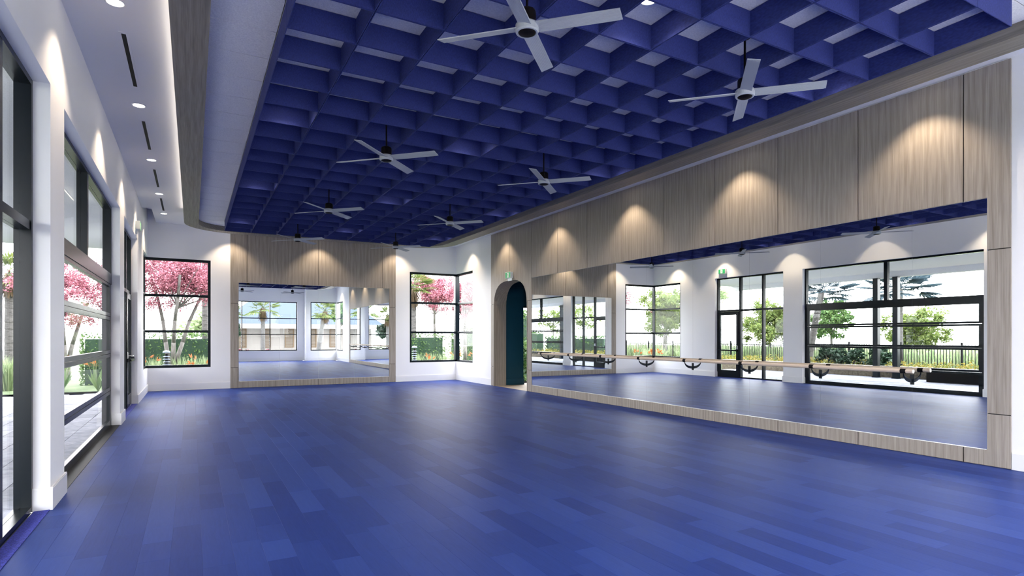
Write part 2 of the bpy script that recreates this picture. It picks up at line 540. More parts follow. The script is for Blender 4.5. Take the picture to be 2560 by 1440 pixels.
# soffit: ring from the band to the walls, with a raised notch in the far left corner
room = [(XR, YF), (-0.88, YF), (-0.88, 16.78), (XL, 16.78), (XL, YB), (XR, YB)]
C0 = (3.5, 9.0)
angs = sorted([math.atan2(p[1] - C0[1], p[0] - C0[0]) for p in outer] + [math.atan2(p[1] - C0[1], p[0] - C0[0]) for p in room])
def hit(poly, a):
    dx, dy = math.cos(a), math.sin(a); best = None
    for i in range(len(poly)):
        (x1, y1), (x2, y2) = poly[i], poly[(i + 1) % len(poly)]
        ex, ey = x2 - x1, y2 - y1
        den = dx * ey - dy * ex
        if abs(den) < 1e-9: continue
        t = ((x1 - C0[0]) * ey - (y1 - C0[1]) * ex) / den
        u = ((x1 - C0[0]) * dy - (y1 - C0[1]) * dx) / den
        if t > 0 and -1e-6 <= u <= 1 + 1e-6 and (best is None or t < best): best = t
    return (C0[0] + dx * best, C0[1] + dy * best)
sm = MB().poly_ring([hit(room, a) for a in angs], [hit(outer, a) for a in angs], ZS, ZS + 0.06)
sm.box(XL - T, XR + T, YB - T, YF + T, 5.02, 5.15)          # roof slab over all
sm.box(-0.88, -0.82, 16.72, YF, ZS + 0.06, 5.02).box(XL, -0.82, 16.72, 16.78, ZS + 0.06, 5.02)
ceiling = struct('ceiling', sm, M['soffit'])
CS = 0.6274; GX0, GY0, NX, NY = 0.7325, 2.358, 9, 23
tile_me = mesh('ceiling_tile', MB().box(-CS / 2 + .005, CS / 2 - .005, -CS / 2 + .005, CS / 2 - .005, 0, 0.02), M['tile'])
for i in range(-1, NX + 1):
    for j in range(-1, NY):
        if i in (-1, NX) or True:
            o = obj('ceiling_tile', tile_me, None, ceiling, loc=(GX0 + (i + .5) * CS, GY0 + (j + .5) * CS, ZT))
# border fill tiles behind the band, near and far ends
fill = MB()
fill.box(0.0, 7.05, BY0 + 0.2, GY0 - CS, ZT, ZT + 0.02).box(0.0, 7.05, GY0 + NY * CS, BY1 - 0.2, ZT, ZT + 0.02)
fill.box(0.0, GX0 - CS, GY0 - CS, GY0 + NY * CS, ZT, ZT + .02).box(GX0 + (NX + 1) * CS, 7.05, GY0 - CS, GY0 + NY * CS, ZT, ZT + .02)
obj('border_tile', fill, M['tile'], ceiling)
ceiling['label'] = 'white soffit with mineral tiles above the blue grid'

# ------------------------------------------------------------------ blue felt baffle grid
grid = thing('baffle_grid', 'royal blue felt coffer grid hanging below the white tiled ceiling', 'ceiling baffle', (GX0, GY0, 4.26))
H, G, W_ = 0.235, 0.0035, 0.007
a = CS / 2 - G; b_ = a - W_
cellmb = MB()
for (x0, x1, y0, y1) in ((-a, a, -a, -b_), (-a, a, b_, a), (-a, -b_, -b_, b_), (b_, a, -b_, b_)):
    cellmb.box(x0, x1, y0, y1, 0, H)
cell_me = mesh('baffle_cell', cellmb, M['felt'])
for i in range(NX):
    for j in range(NY):
        obj('baffle_cell', cell_me, None, grid, loc=((i + .5) * CS, (j + .5) * CS, 0))
cab = MB()
for (x, y) in ((CS, CS), (CS * 8, CS), (CS, CS * 22), (CS * 8, CS * 22), (CS * 4, CS * 11)):
    cab.cyl((x, y, H - 0.01), (x, y, 0.24), 0.004, n=6)
obj('suspension_wires', cab, M['black'], grid)

# ------------------------------------------------------------------ wood cladding
PX = 8.095           # front face of the panels on the right wall
def yw(px): # seam position on the right wall from its place along the module
    return px
seam = [3.003, 3.468, 4.725, 5.983, 7.247, 8.509, 9.777, 11.031, 12.286, 13.58, 14.819, 16.019]
g = 0.006
def rpanel(y0, y1, z0, z1, extra=None):
    mb = MB().box(PX, XR - 0.001, y0 + g, y1 - g, z0 + g, z1 - g)
    if extra: 
        for e in extra: mb.box(PX, XR - 0.001, *e)
    return obj('wood_panel', mb, M['woodz'], wall_right)
ZP = 4.655
MT, MBt = 3.115, 0.19
COLR = 3.236
# L shaped pieces round the near corner of the mirror
rpanel(3.003, 3.468, MT, ZP, [(3.003 + g, COLR - g, 2.51 + g, MT + g)])
rpanel(3.003, COLR, 0.61, 2.51)
rpanel(3.003, 3.468, 0.0, MBt, [(3.003 + g, COLR - g, MBt - g, 0.61 - g)])
for i in range(1, 9):
    rpanel(seam[i], seam[i + 1], MT, ZP)
    rpanel(seam[i], seam[i + 1], 0, MBt)
def arch_z(y):
    t = abs((y - AC) / AW)
    return AZ + AB * (max(0, 1 - t ** 3)) ** (1 / 3) if t < 1 else 0
def arch_panel(y0, y1, zlow, ztop):
    n = 26; mb = MB()
    for i in range(n):
        ya = y0 + g + (y1 - y0 - 2 * g) * i / n; yb = y0 + g + (y1 - y0 - 2 * g) * (i + 1) / n
        za = max(arch_z(ya) + 0.03, zlow + g); zb = max(arch_z(yb) + 0.03, zlow + g)
        k = len(mb.v)
        mb.v += [(PX, ya, za), (PX, yb, zb), (PX, yb, ztop - g), (PX, ya, ztop - g), (XR - .001, ya, za), (XR - .001, yb, zb), (XR - .001, yb, ztop - g), (XR - .001, ya, ztop - g)]
        mb.f += [(k, k + 3, k + 2, k + 1), (k, k + 1, k + 5, k + 4), (k + 3, k + 7, k + 6, k + 2)]
    k = len(mb.v)
    for y in (y0 + g, y1 - g):
        za = max(arch_z(y) + 0.03, zlow + g); mb.quad((PX, y, za), (XR, y, za), (XR, y, ztop - g), (PX, y, ztop - g))
    return obj('wood_panel', mb, M['woodz'], wall_right)
arch_panel(13.58, 14.819, 2.50, ZP)
arch_panel(14.819, 16.019, 2.50, ZP)
rpanel(13.58, AC - AW - 0.03, 0.59, 2.50); rpanel(13.58, AC - AW - 0.03, 0, 0.59)
rpanel(AC + AW + 0.03, 16.019, 0.59, 2.50); rpanel(AC + AW + 0.03, 16.019, 0, 0.59)
obj('panel_backing', MB().box(XR - 0.012, XR - 0.0005, 3.003 + 0.01, 13.58, MT + .01, ZP - .01).box(XR - 0.012, XR - 0.0005, 3.003 + 0.01, 13.60, 0.0, MBt - .01).box(XR - .012, XR - .0005, 3.013, COLR - .01, 0, MT)
    .box(XR - .012, XR - .0005, 13.58, 16.009, 3.19, ZP - .01).box(XR - .012, XR - .0005, 13.58, 13.78, 0, 3.19).box(XR - .012, XR - .0005, 15.86, 16.009, 0, 3.19), M['joint'], wall_right)

FP = YF - 0.025      # front face of the panels on the far wall
def fpanel(x0, x1, z0, z1, extra=None):
    mb = MB().box(x0 + g, x1 - g, FP, YF - 0.001, z0 + g, z1 - g)
    if extra:
        for e in extra: mb.box(e[0], e[1], FP, YF - 0.001, e[2], e[3])
    return obj('wood_panel', mb, M['woodz'], wall_far)
FX0, FX1, FMx0, FMx1, FMz0, FMz1 = 0.967, 5.94, 1.194, 5.71, 0.197, 3.095
fpanel(FX0, 1.416, FMz1, ZP, [(FX0 + g, FMx0 - g, 2.485 + g, FMz1 + g)])
fpanel(1.416, 3.451, FMz1, ZP); fpanel(3.451, 5.487, FMz1, ZP)
fpanel(5.487, FX1, FMz1, ZP, [(FMx1 + g, FX1 - g, 2.485 + g, FMz1 + g)])
fpanel(FX0, FMx0, 0.605, 2.485); fpanel(FMx1, FX1, 0.605, 2.485)
fpanel(FX0, 2.21, 0, FMz0, [(FX0 + g, FMx0 - g, FMz0 - g, 0.605 - g)])
fpanel(2.21, 3.451, 0, FMz0); fpanel(3.451, 4.70, 0, FMz0)
fpanel(4.70, FX1, 0, FMz0, [(FMx1 + g, FX1 - g, FMz0 - g, 0.605 - g)])
obj('panel_backing', MB().box(FX0 + .01, FX1 - .01, YF - .012, YF - .0005, FMz1 + .01, ZP - .01).box(FX0 + .01, FX1 - .01, YF - .012, YF - .0005, 0, FMz0 - .01)
    .box(FX0 + .01, FMx0 - .01, YF - .012, YF - .0005, 0, 3.1).box(FMx1 + .01, FX1 - .01, YF - .012, YF - .0005, 0, 3.1), M['joint'], wall_far)

# ------------------------------------------------------------------ mirrors
t = thing('wall_mirror', 'long frameless dance mirror on the right wall behind the ballet barre', 'mirror', (XR, 8.4, MBt))
MY0, MY1 = COLR, 13.58
brY = [4.037 + 1.2435 * i for i in range(8)]
cuts = [MY0] + [y for y in brY[0:]] + [MY1]
for y0, y1 in zip(cuts[:-1], cuts[1:]):
    o = obj('mirror_pane', MB().box(-0.014, -0.002, y0 - 8.4 + .0006, y1 - 8.4 - .0006, 0.0, MT - MBt), M['mirror'], t)
obj('mirror_channel', MB().box(-0.025, -0.0005, MY0 - 8.4, MY1 - 8.4, -0.006, 0.0), plain('bright_channel', (.75, .75, .75), .3, .2), t)  # pale strip paints in the light on the ledge below the mirror
t = thing('wall_mirror', 'smaller frameless mirror in the wood surround on the far end wall', 'mirror', (3.45, YF, FMz0))
mw = (FMx1 - FMx0) / 4
for i in range(4):
    x0 = FMx0 - 3.45 + mw * i
    obj('mirror_pane', MB().box(x0 + .0006, x0 + mw - .0006, -0.014, -0.002, 0, FMz1 - FMz0), M['mirror'], t)
obj('mirror_channel', MB().box(FMx0 - 3.45, FMx1 - 3.45, -0.024, -0.0005, -0.006, 0.0), M['base'], t)

# ------------------------------------------------------------------ arch liner and passage
lin = MB()
prof = [(AC + AW, 0)] + arch[::1] + [(AC - AW, 0)]
if arch[0][0] < arch[-1][0]: prof = [(AC - AW, 0)] + arch + [(AC + AW, 0)]
def inset(p, d):
    dy = p[0] - AC; k = 1 - d / AW
    return (AC + dy * k, p[1] - (d * max(0, (p[1] - AZ) / AB)) if p[1] > AZ else p[1])
n = len(prof); X0, X1 = PX - 0.004, 8.52
for (xx) in (0,):
    k = len(lin.v)
    for d, X in ((-0.026, X0), (0.0, X0), (0.0, X1), (-0.026, X1)):
        lin.v += [(X, *inset(p, d)) for p in prof]
    for i in range(n - 1):
        for a_, b2 in ((0, 1), (1, 2), (2, 3), (3, 0)):
            lin.f.append((k + a_ * n + i, k + b2 * n + i, k + b2 * n + i + 1, k + a_ * n + i + 1))
arch_t = struct('trim_2', lin, M['woodz'])
arch_t['label'] = 'curved wood lining of the arched doorway'
hall = MB()
HX = 8.52
hall.box(HX, 9.17, AC + AW + 0.05, 16.35, 0, 3.3)                      # teal wall stub seen through the arch
hall.box(XR + T, HX, AC + AW + 0.03, 16.35, 0, 3.3)
hall.box(HX, 11.0, 12.3, 12.4, 0, 3.3)                               # near end
hall.box(10.9, 11.0, 12.4, 16.35, 0, 3.3)                            # far side
hall.box(XR + T, HX, 12.3, AC - AW - 0.03, 0, 3.3)
hall.box(9.17, 11.0, 16.35, 16.45, 2.50, 3.3).box(10.6, 11.0, 16.35, 16.45, 0, 2.5)
hall.box(XR + T, 11.0, 12.3, 16.45, 3.3, 3.4)
struct('wall_hall', hall, M['teal'])
struct('floor_hall', MB().box(XR - 0.003, 11.0, 12.3, 16.45, -0.1, -0.001), M['oakfloor'])
struct('baseboard_hall', MB().box(HX, 9.19, AC + AW + 0.03, AC + AW + 0.05, 0, 0.19).box(9.17, 9.19, AC + AW + .05, 16.35, 0, .19), M['teal'])

# ------------------------------------------------------------------ baseboards
def baseboard(name, segs):
    mb = MB()
    for s in segs:
        mb.box(*s, 0, 0.185)
        x0, x1, y0, y1 = s
        q = 0.004
        mb.box(x0 + (q if x1 - x0 < .1 else 0), x1 - (q if x1 - x0 < .1 else 0), y0 + (q if y1 - y0 < .1 else 0), y1 - (q if y1 - y0 < .1 else 0), 0.185, 0.197)
    return struct(name, mb, M['base'])
bt = 0.02
baseboard('baseboard_left', [
    (XL, XL + bt, YB, 3.45), (XL, XL + bt, 6.35 - .0, 6.97), (XL, XL + bt, 11.88, 12.58), (XL, XL + bt, 15.47, YF),
    (-1.20, XL + bt, 6.35 - bt, 6.35), (-1.20, XL + bt, 6.97, 6.97 + bt), (-1.20, XL + bt, 11.88 - bt, 11.88), (-1.20, XL + bt, 12.58, 12.58 + bt), (-1.20, XL + bt, 15.47 - bt, 15.47)])
# the openings' near sides carry the pier returns that the camera sees
baseboard('baseboard_far', [(XL, FX0, YF - bt, YF), (FX1, XR, YF - bt, YF)])
baseboard('baseboard_right', [(XR - bt, XR, 16.019, YF), (XR - bt, XR, YB2, 3.003)])
baseboard('baseboard_back', [(XL, XJ, YB, YB + bt), (XJ - bt, XJ, YB, YB2 + bt), (XJ, XR, YB2, YB2 + bt)])

# ------------------------------------------------------------------ windows
def frame_axis(axis, pos, depth):
    """returns a function that maps (a0,a1,z0,z1,d0,d1) to a box; a runs along the wall, d outward from pos"""
    def f(mb, a0, a1, z0, z1, d0, d1):
        if axis == 'x-': mb.box(pos - d1, pos - d0, a0, a1, z0, z1)
        elif axis == 'x+': mb.box(pos + d0, pos + d1, a0, a1, z0, z1)
        elif axis == 'y+': mb.box(a0, a1, pos + d0, pos + d1, z0, z1)
        elif axis == 'y-': mb.box(a0, a1, pos - d1, pos - d0, z0, z1)
        return mb
    return f
def window(name, axis, pos, a0, a1, z0, z1, ma=(), mz=(), fw=0.065, mf=0.035, d0=0.0, d1=0.11, label=None, sides=(1, 1)):
    F = frame_axis(axis, pos, 0)
    mb = MB()
    if sides[0]: F(mb, a0, a0 + fw, z0, z1, d0, d1)
    if sides[1]: F(mb, a1 - fw, a1, z0, z1, d0, d1)
    F(mb, a0 + fw * sides[0], a1 - fw * sides[1], z0, z0 + fw, d0, d1); F(mb, a0 + fw * sides[0], a1 - fw * sides[1], z1 - fw, z1, d0, d1)
    o = struct(name, mb, M['frame'])
    if label: o['label'] = label
    ae = [a0 + fw * sides[0]] + list(ma) + [a1 - fw * sides[1]]
    ze = [z0 + fw] + list(mz) + [z1 - fw]
    for m_ in ma: obj('mullion', F(MB(), m_ - mf, m_ + mf, z0 + fw, z1 - fw, d0 + .004, d1), M['frame'], o)
    for zz in mz: obj('glazing_bar', F(MB(), a0 + fw * sides[0], a1 - fw * sides[1], zz - mf, zz + mf, d0 + .008, d1 - .004), M['frame'], o)
    gd = d0 + (d1 - d0) * 0.62
    for i in range(len(ae) - 1):
        for j in range(len(ze) - 1):
            obj('pane', F(MB(), ae[i] + (mf if i else 0), ae[i + 1] - (mf if i < len(ae) - 2 else 0), ze[j] + (mf if j else 0), ze[j + 1] - (mf if j < len(ze) - 2 else 0), gd, gd + .006), M['glass'], o)
    return o
FO = 0.12
window('window_1', 'y+', YF + 0.02, -1.21, 0.463, WZ0, WZ1, (), MZ, fw=0.072, label='tall black framed window at the left end of the far wall')
window('window_2', 'x-', XL - 0.04, 17.24, YF + .02, WZ0, WZ1, (), MZ, fw=0.065, sides=(1, 0), label='narrow black framed window wrapping the far left corner')
window('window_3', 'y+', YF + 0.02, 6.43, XR + .03, WZ0, WZ1, (), MZ, sides=(1, 0), label='black framed corner window, far wall side')
window('window_4', 'x+', XR + 0.03, 17.41, YF + .02, WZ0, WZ1, (), MZ, sides=(1, 0), label='black framed corner window, right wall side')
struct('window_5', MB().box(XR - 0.01, XR + 0.15, YF - 0.0 + .02, YF + 0.17, WZ0, WZ1), M['frame'])
window('window_6', 'y-', YB - 0.08, 1.04, 5.83, WZ0, WZ1, (2.64, 4.235), MZ, fw=0.05, mf=.025)
window('window_7', 'y-', YB2 - 0.02, 6.53, XR + .03, WZ0, WZ1, (), MZ, fw=0.05, mf=.025, sides=(1, 0))
window('window_8', 'x+', XR + 0.03, YB2 - .02, 1.27, WZ0, WZ1, (), MZ, fw=0.05, mf=.025, sides=(0, 1))
struct('window_9', MB().box(XR - 0.01, XR + 0.13, YB2 - 0.16, YB2 - .02, WZ0, WZ1), M['frame'])
window('window_10', 'x-', XL - FO, 3.45, 6.35, 0.0, WZ1, (4.42, 5.42), (2.45,), fw=0.05, mf=.04, d1=.12, label='black storefront glazing nearest the camera on the left wall')
window('window_11', 'x-', XL - FO, 12.58, 15.47, 0.0, WZ1, (13.47, 14.43), (2.47,), fw=0.05, mf=.035, d1=.12, label='black storefront glazing around the exit door on the left wall')
window('window_12', 'x-', XL - FO, 6.97, 11.88, 2.40, WZ1, (9.38,), (), fw=0.05, mf=.05, d1=.12, label='black transom window above the glass sectional door')
struct('trim_3', MB().box(XL - FO - .14, XL - FO + .005, 6.97, 11.88, 2.385, 2.56), M['frame'])
window('window_13', 'y+', 16.37, 9.17, 10.6, 0.0, 2.5, (), (), fw=0.05, label='glazed garden opening at the end of the passage')

# exit door leaf inside window_11
F = frame_axis('x-', XL - FO + 0.012, 0)
dl = MB()
DY0, DY1, DZ1 = 14.475, 15.415, 2.43
for (a0, a1, z0, z1) in ((DY0, DY0 + .11, .01, DZ1), (DY1 - .11, DY1, .01, DZ1), (DY0 + .11, DY1 - .11, .01, .27), (DY0 + .11, DY1 - .11, DZ1 - .12, DZ1)):
    F(dl, a0, a1, z0, z1, 0, 0.055)
door = struct('door_1', dl, M['frame'])
door['label'] = 'black framed glass exit door with push bar in the left wall'
obj('pane', F(MB(), DY0 + .11, DY1 - .11, .27, DZ1 - .12, .02, .026), M['glass'], door)
pb = MB(); XB = XL - FO + 0.07
pb.box(XB - .02, XB + .015, DY0 + .02, DY1 - .02, 0.985, 1.03).box(XB - .06, XB, DY0 + .02, DY0 + .09, .97, 1.05).box(XB - .06, XB, DY1 - .09, DY1 - .02, .97, 1.05)
obj('push_bar', pb, M['frame'], door)
hd = MB().cyl((XB - .06, DY0 + .05, 1.10), (XB + .03, DY0 + .05, 1.10), .012).cyl((XB + .03, DY0 + .05, 1.10), (XB + .035, DY0 + .19, 1.10), .011)
hd.box(XB - .058, XB - .045, DY0 + .02, DY0 + .08, 1.02, 1.18)
ho = obj('lever_handle', hd, plain('satin_chrome', (.7, .7, .7), .2, 1.0), door); ho['label'] = 'satin chrome lever handle'

# glass sectional (roll up) door
F = frame_axis('x-', XL - FO - 0.005, 0)
jm = MB()
F(jm, 6.97, 7.06, 0, 2.40, 0, .12); F(jm, 11.79, 11.88, 0, 2.40, 0, .12)
sect = struct('door_2', jm, M['frame'])
sect['label'] = 'wide glass sectional door with four horizontal panels in the left wall'
zz = [0.0, 0.60, 1.22, 1.84, 2.40]
for i in range(4):
    z0, z1 = zz[i] + .004, zz[i + 1] - .004
    mb = MB(); r_ = 0.055; b0 = 0.10 if i == 0 else r_
    for (a0, a1, c0, c1) in ((7.06, 7.13, z0, z1), (11.72, 11.79, z0, z1), (7.13, 11.72, z0, z0 + b0), (7.13, 11.72, z1 - r_, z1)):
        F(mb, a0, a1, c0, c1, 0.0, .05)
    s_ = obj('door_section', mb, M['frame'], sect)
    obj('pane', F(MB(), 7.13, 11.72, z0 + b0, z1 - r_, .022, .028), M['glass'], s_)

# ------------------------------------------------------------------ ceiling fans
BR = 0.725
def make_fan(label, loc):
    f = thing('ceiling_fan', label, 'ceiling fan', loc, 0, 'ceiling fans below the blue grid')
    obj('hub', MB().lathe([(0.0, .07), (.085, .07), (.092, .06), (.092, .012), (.086, .0), (.072, .0), (.070, .006), (0.0, .006)], 32), M['blade'], f, smooth=False)
    c_ = obj('hub_cap', MB().lathe([(0.0, -.012), (.05, -.010), (.066, -.002), (.0695, .006), (0, .006)], 24), M['motor'], f, smooth=True)
    c_['label'] = 'dark round cap under the hub'
    obj('motor', MB().lathe([(.0, .185), (.05, .185), (.066, .175), (.07, .16), (.07, .07), (0, .07)], 24), M['motor'], f)
    obj('downrod', MB().cyl((0, 0, .18), (0, 0, ZT - loc[2] - .03), .011, n=12), M['motor'], f)
    obj('ceiling_cup', MB().lathe([(.0, ZT - loc[2]), (.06, ZT - loc[2]), (.055, ZT - loc[2] - .03), (.02, ZT - loc[2] - .045), (0, ZT - loc[2] - .045)], 20), M['motor'], f)
    for k in range(4):
        an = math.radians(45 + 90 * k)
        bm = MB(); nseg = 1
        R = Matrix.Rotation(an, 4, 'Z')
        P_ = Matrix.Rotation(math.radians(-14), 4, 'X')
        # a long flat blade with ribs on the underside
        def put(x0, x1, y0, y1, z0, z1, skew=0):
            n0 = len(bm.v)
            for (x_, y_, z_) in [(x0, y0, z0), (x1 , y0, z0), (x1 + skew, y1, z0), (x0, y1, z0), (x0, y0, z1), (x1, y0, z1), (x1 + skew, y1, z1), (x0, y1, z1)]:
                v_ = P_ @ Vector((x_, y_, z_)); v_.z += .038
                bm.v.append(tuple(R @ v_))
            bm.f.extend([tuple(n0 + i for i in q) for q in ((0, 3, 2, 1), (4, 5, 6, 7), (0, 1, 5, 4), (1, 2, 6, 5), (2, 3, 7, 6), (3, 0, 4, 7))])
        put(.06, BR, -.056, .056, -.001, .006, .012)
        for q in range(9):
            yq = -.05 + .0125 * q
            put(.10, BR - .006, yq, yq + .006, -.0035, -.001)
        obj('blade', bm, M['blade'], f)
    return f
fan_names = [('nearest', 'second'), ]
order = ['nearest the camera', 'second from the camera', 'third from the camera', 'farthest, by the far wall']
fan0 = None
for r_ in range(4):
    for c_ in range(2):
        loc = (2.301 + 2.51 * c_, 3.926 + 3.764 * r_, 3.885)
        lab = 'grey four-blade ceiling fan on dark rod, %s row, %s' % ('window side' if c_ == 0 else 'mirror side', order[r_])
        if fan0 is None: fan0 = make_fan(lab, loc)
        else:
            f = copy_tree(fan0); f.location = loc; f['label'] = lab

# ------------------------------------------------------------------ lights
def spot(name, parent, z, power, size, blend, col, rad=0.035):
    l = bpy.data.lights.new(name, 'SPOT'); l.energy = power; l.spot_size = math.radians(size); l.spot_blend = blend
    l.color = col; l.shadow_soft_size = rad
    o = bpy.data.objects.new(name, l); COL.objects.link(o); o.parent = parent; o.location = (0, 0, z)
    return o
ring_me = mesh('trim_ring', MB().lathe([(.075, 0), (.088, 0), (.088, -.004), (.075, -.008), (.070, -.006), (.070, 0)], 28), M['base'])
lens_me = mesh('lens', MB().lathe([(0, -.003), (.071, -.003)], 28), M['lens'])
WARM = (1.0, 0.80, 0.58)
def downlight(loc, label, group, power=SPOT_W, size=98, blend=0.55, col=WARM):
    t = thing('downlight', label, 'downlight', loc, 0, group)
    obj('trim_ring', ring_me, None, t); obj('lens', lens_me, None, t)
    spot('bulb', t, -.02, power, size, blend, col)
    return t
where = ['behind the camera', 'nearest the camera', 'second from the camera', 'third from the camera', 'fourth from the camera', 'farthest, near the far wall']
for i, y in enumerate((3.86, 6.62, 9.41, 12.20, 15.0, 17.35)):
    downlight((-0.64, y, ZS), 'round white downlight in the left soffit, %s' % (['just out of frame', 'nearest', 'second', 'third', 'fourth', 'last one by the corner'][i]), 'downlights in the left soffit')
for i, y in enumerate((1.07, 3.86, 6.62, 9.41, 12.20, 15.0, 17.40)):
    downlight((7.68, y, ZS), 'round downlight over the right wall, %s' % ('near the back window', 'over the near end of the mirror', 'second along the mirror', 'third along the mirror', 'by the far end of the mirror', 'over the arched doorway', 'over the far corner window')[i], 'downlights in the right soffit')
for i, x in enumerate((0.97, 3.451, 5.94)):
    downlight((x, 18.34, ZS), 'round downlight over the far wall, %s' % ('left edge of the wood', 'middle of the wood', 'right edge of the wood')[i], 'downlights over the far wall')
for i, (cx) in enumerate((0, 4, 8)):
    for j, cyy in enumerate((2, 8, 14, 20)):
        downlight((GX0 + (cx + .5) * CS, GY0 + (cyy + .5) * CS, ZT), 'round downlight inside a blue coffer, %s column, %s row' % (('window side', 'middle', 'mirror side')[i], ('nearest', 'second', 'third', 'farthest')[j]), 'downlights inside the coffers', power=CELL_W, size=130, blend=.6, col=(1, .90, .84))

for i, (y0, y1) in enumerate(((7.26, 8.72), (10.06, 11.54), (12.86, 14.33), (15.46, 16.95))):
    t = thing('slot_diffuser', 'long black air slot in the left soffit, %s' % ('nearest the camera', 'second', 'third', 'farthest')[i], 'air vent', (-0.63, (y0 + y1) / 2, ZS), 0, 'air slots in the left soffit')
    h = (y1 - y0) / 2
    obj('slot', MB().box(-.021, .021, -h, h, -.003, .0), M['black'], t)
    obj('slot_frame', MB().box(-.045, -.021, -h - .03, h + .03, -.005, 0).box(.021, .045, -h - .03, h + .03, -.005, 0).box(-.021, .021, -h - .03, -h, -.005, 0).box(-.021, .021, h, h + .03, -.005, 0), M['soffit'], t)
t = thing('cove_light', 'thin light strip along the window side of the wood ceiling band', 'light strip', (BX0, 9.4, 4.60))  # unseen glowing strip added to brighten the soffit beside the band
obj('led_strip', MB().box(-0.012, -0.001, -7.0, 7.0, 0.0, 0.012), M['led'], t)
obj('strip_clips', MB().box(-0.006, 0.0, -7.0, 7.0, -0.012, 0.0), M['base'], t)

# ------------------------------------------------------------------ exit signs
def exit_sign(label, loc, rz):
    t = thing('exit_sign', label, 'exit sign', loc, rz)      # local: +x out of the wall, y along it
    obj('housing', MB().box(0, .085, -.16, .16, -.09, .09), M['signwhite'], t, bevel=.004)
    obj('back_plate', MB().box(0, .02, -.12, .12, -.16, -.088), M['signwhite'], t)  # plate added where only the housing's shadow falls on the wall
    face = obj('face', MB().box(.085, .087, -.15, .15, -.08, .08), M['green'], t); face['label'] = 'green face with a white running figure'
    pic = MB()
    def bar(y0, z0, y1, z1, w_):
        d = Vector((y1 - y0, z1 - z0)); nrm = Vector((-d.y, d.x)).normalized() * w_ / 2
        pic.quad((.0885, y0 + nrm.x, z0 + nrm.y), (.0885, y0 - nrm.x, z0 - nrm.y), (.0885, y1 - nrm.x, z1 - nrm.y), (.0885, y1 + nrm.x, z1 + nrm.y))
    pic.box(.087, .0878, -.035, .052, -.066, .066)
    o = obj('doorway_mark', pic, M['signwhite'], face)
    pic = MB()
    for k in (1,):
        pic.lathe([(0, 0), (.010, 0)], 12)
    pic2 = MB()
    n_ = 12
    for i in range(n_):
        a1, a2 = 2 * PI * i / n_, 2 * PI * (i + 1) / n_
        pic2.quad((.0885, .004, .040), (.0885, .004, .040), (.0885, .004 + .010 * math.cos(a1), .040 + .010 * math.sin(a1)), (.0885, .004 + .010 * math.cos(a2), .040 + .010 * math.sin(a2)))
    pic = pic2
    bar(.004, .028, .010, -.008, .016); bar(.006, .022, -.018, .010, .006); bar(-.018, .010, -.024, .022, .006); bar(.006, .022, .026, .004, .006)
    bar(.010, -.006, -.006, -.030, .008); bar(-.006, -.030, -.004, -.054, .007); bar(.010, -.006, .024, -.030, .008); bar(.024, -.030, .042, -.034, .007)
    obj('running_figure', pic, M['green'], face)
    return t
exit_sign('green exit sign with running figure above the arched doorway', (PX, 14.77, 3.29), PI)
exit_sign('green exit sign with running figure above the left exit door', (XL, 15.07, 3.93), 0)

# ------------------------------------------------------------------ ballet barre
t = thing('ballet_barre', 'long pale wooden ballet barre on black brackets along the big mirror', 'barre', (XR - .014, 8.4, 0))
BXr, BZ = -0.205, 1.068
rr = 0.026
bb = MB().cyl((BXr, 3.925 - 8.4, BZ), (BXr, 12.88 - 8.4, BZ), rr, n=24)
obj('rail', bb, M['bar'], t)
obj('rail_end', MB().cyl((BXr, 3.921 - 8.4, BZ), (BXr, 3.926 - 8.4, BZ), rr - .002, n=24), plain('cut_end', (.85, .8, .72), .5), t)
br0 = None
for i, y in enumerate(brY):
    if br0 is None:
        br = obj('bracket', MB().box(-.006, 0.0, -.023, .023, .887, 1.016), M['frame'], t, bevel=.002)
        arm = MB(); pts = []
        n_ = 12
        for k in range(n_ + 1):
            a_ = PI / 2 * k / n_
            cx_, cz_ = BXr * math.sin(a_), (BZ - .02) - (BZ - .02 - .945) * math.cos(a_)
            th_ = .026 * math.cos(a_) + .006
            pts.append((cx_, cz_ + th_ * .45 * math.cos(a_), cx_ + (-.4 * th_ * math.sin(a_)), cz_ - th_))
        for k in range(n_):
            x1_, z1_, x2_, z2_ = pts[k]; x3_, z3_, x4_, z4_ = pts[k + 1]
            kk = len(arm.v); hw = .006
            arm.v += [(x1_, -hw, z1_), (x2_, -hw, z2_), (x4_, -hw, z4_), (x3_, -hw, z3_), (x1_, hw, z1_), (x2_, hw, z2_), (x4_, hw, z4_), (x3_, hw, z3_)]
            arm.f += [tuple(kk + q for q in f_) for f_ in ((0, 1, 2, 3), (7, 6, 5, 4), (0, 3, 7, 4), (1, 5, 6, 2))]
        ar = obj('arm', arm, M['frame'], br)
        cl = obj('clamp', MB().cyl((BXr, -.032, BZ), (BXr, .032, BZ), rr + .004, n=24), M['black'], br)
        br.location = (0, y - 8.4, 0)
        br0 = br
    else:
        c = copy_tree(br0, t); c.location = (0, y - 8.4, 0)

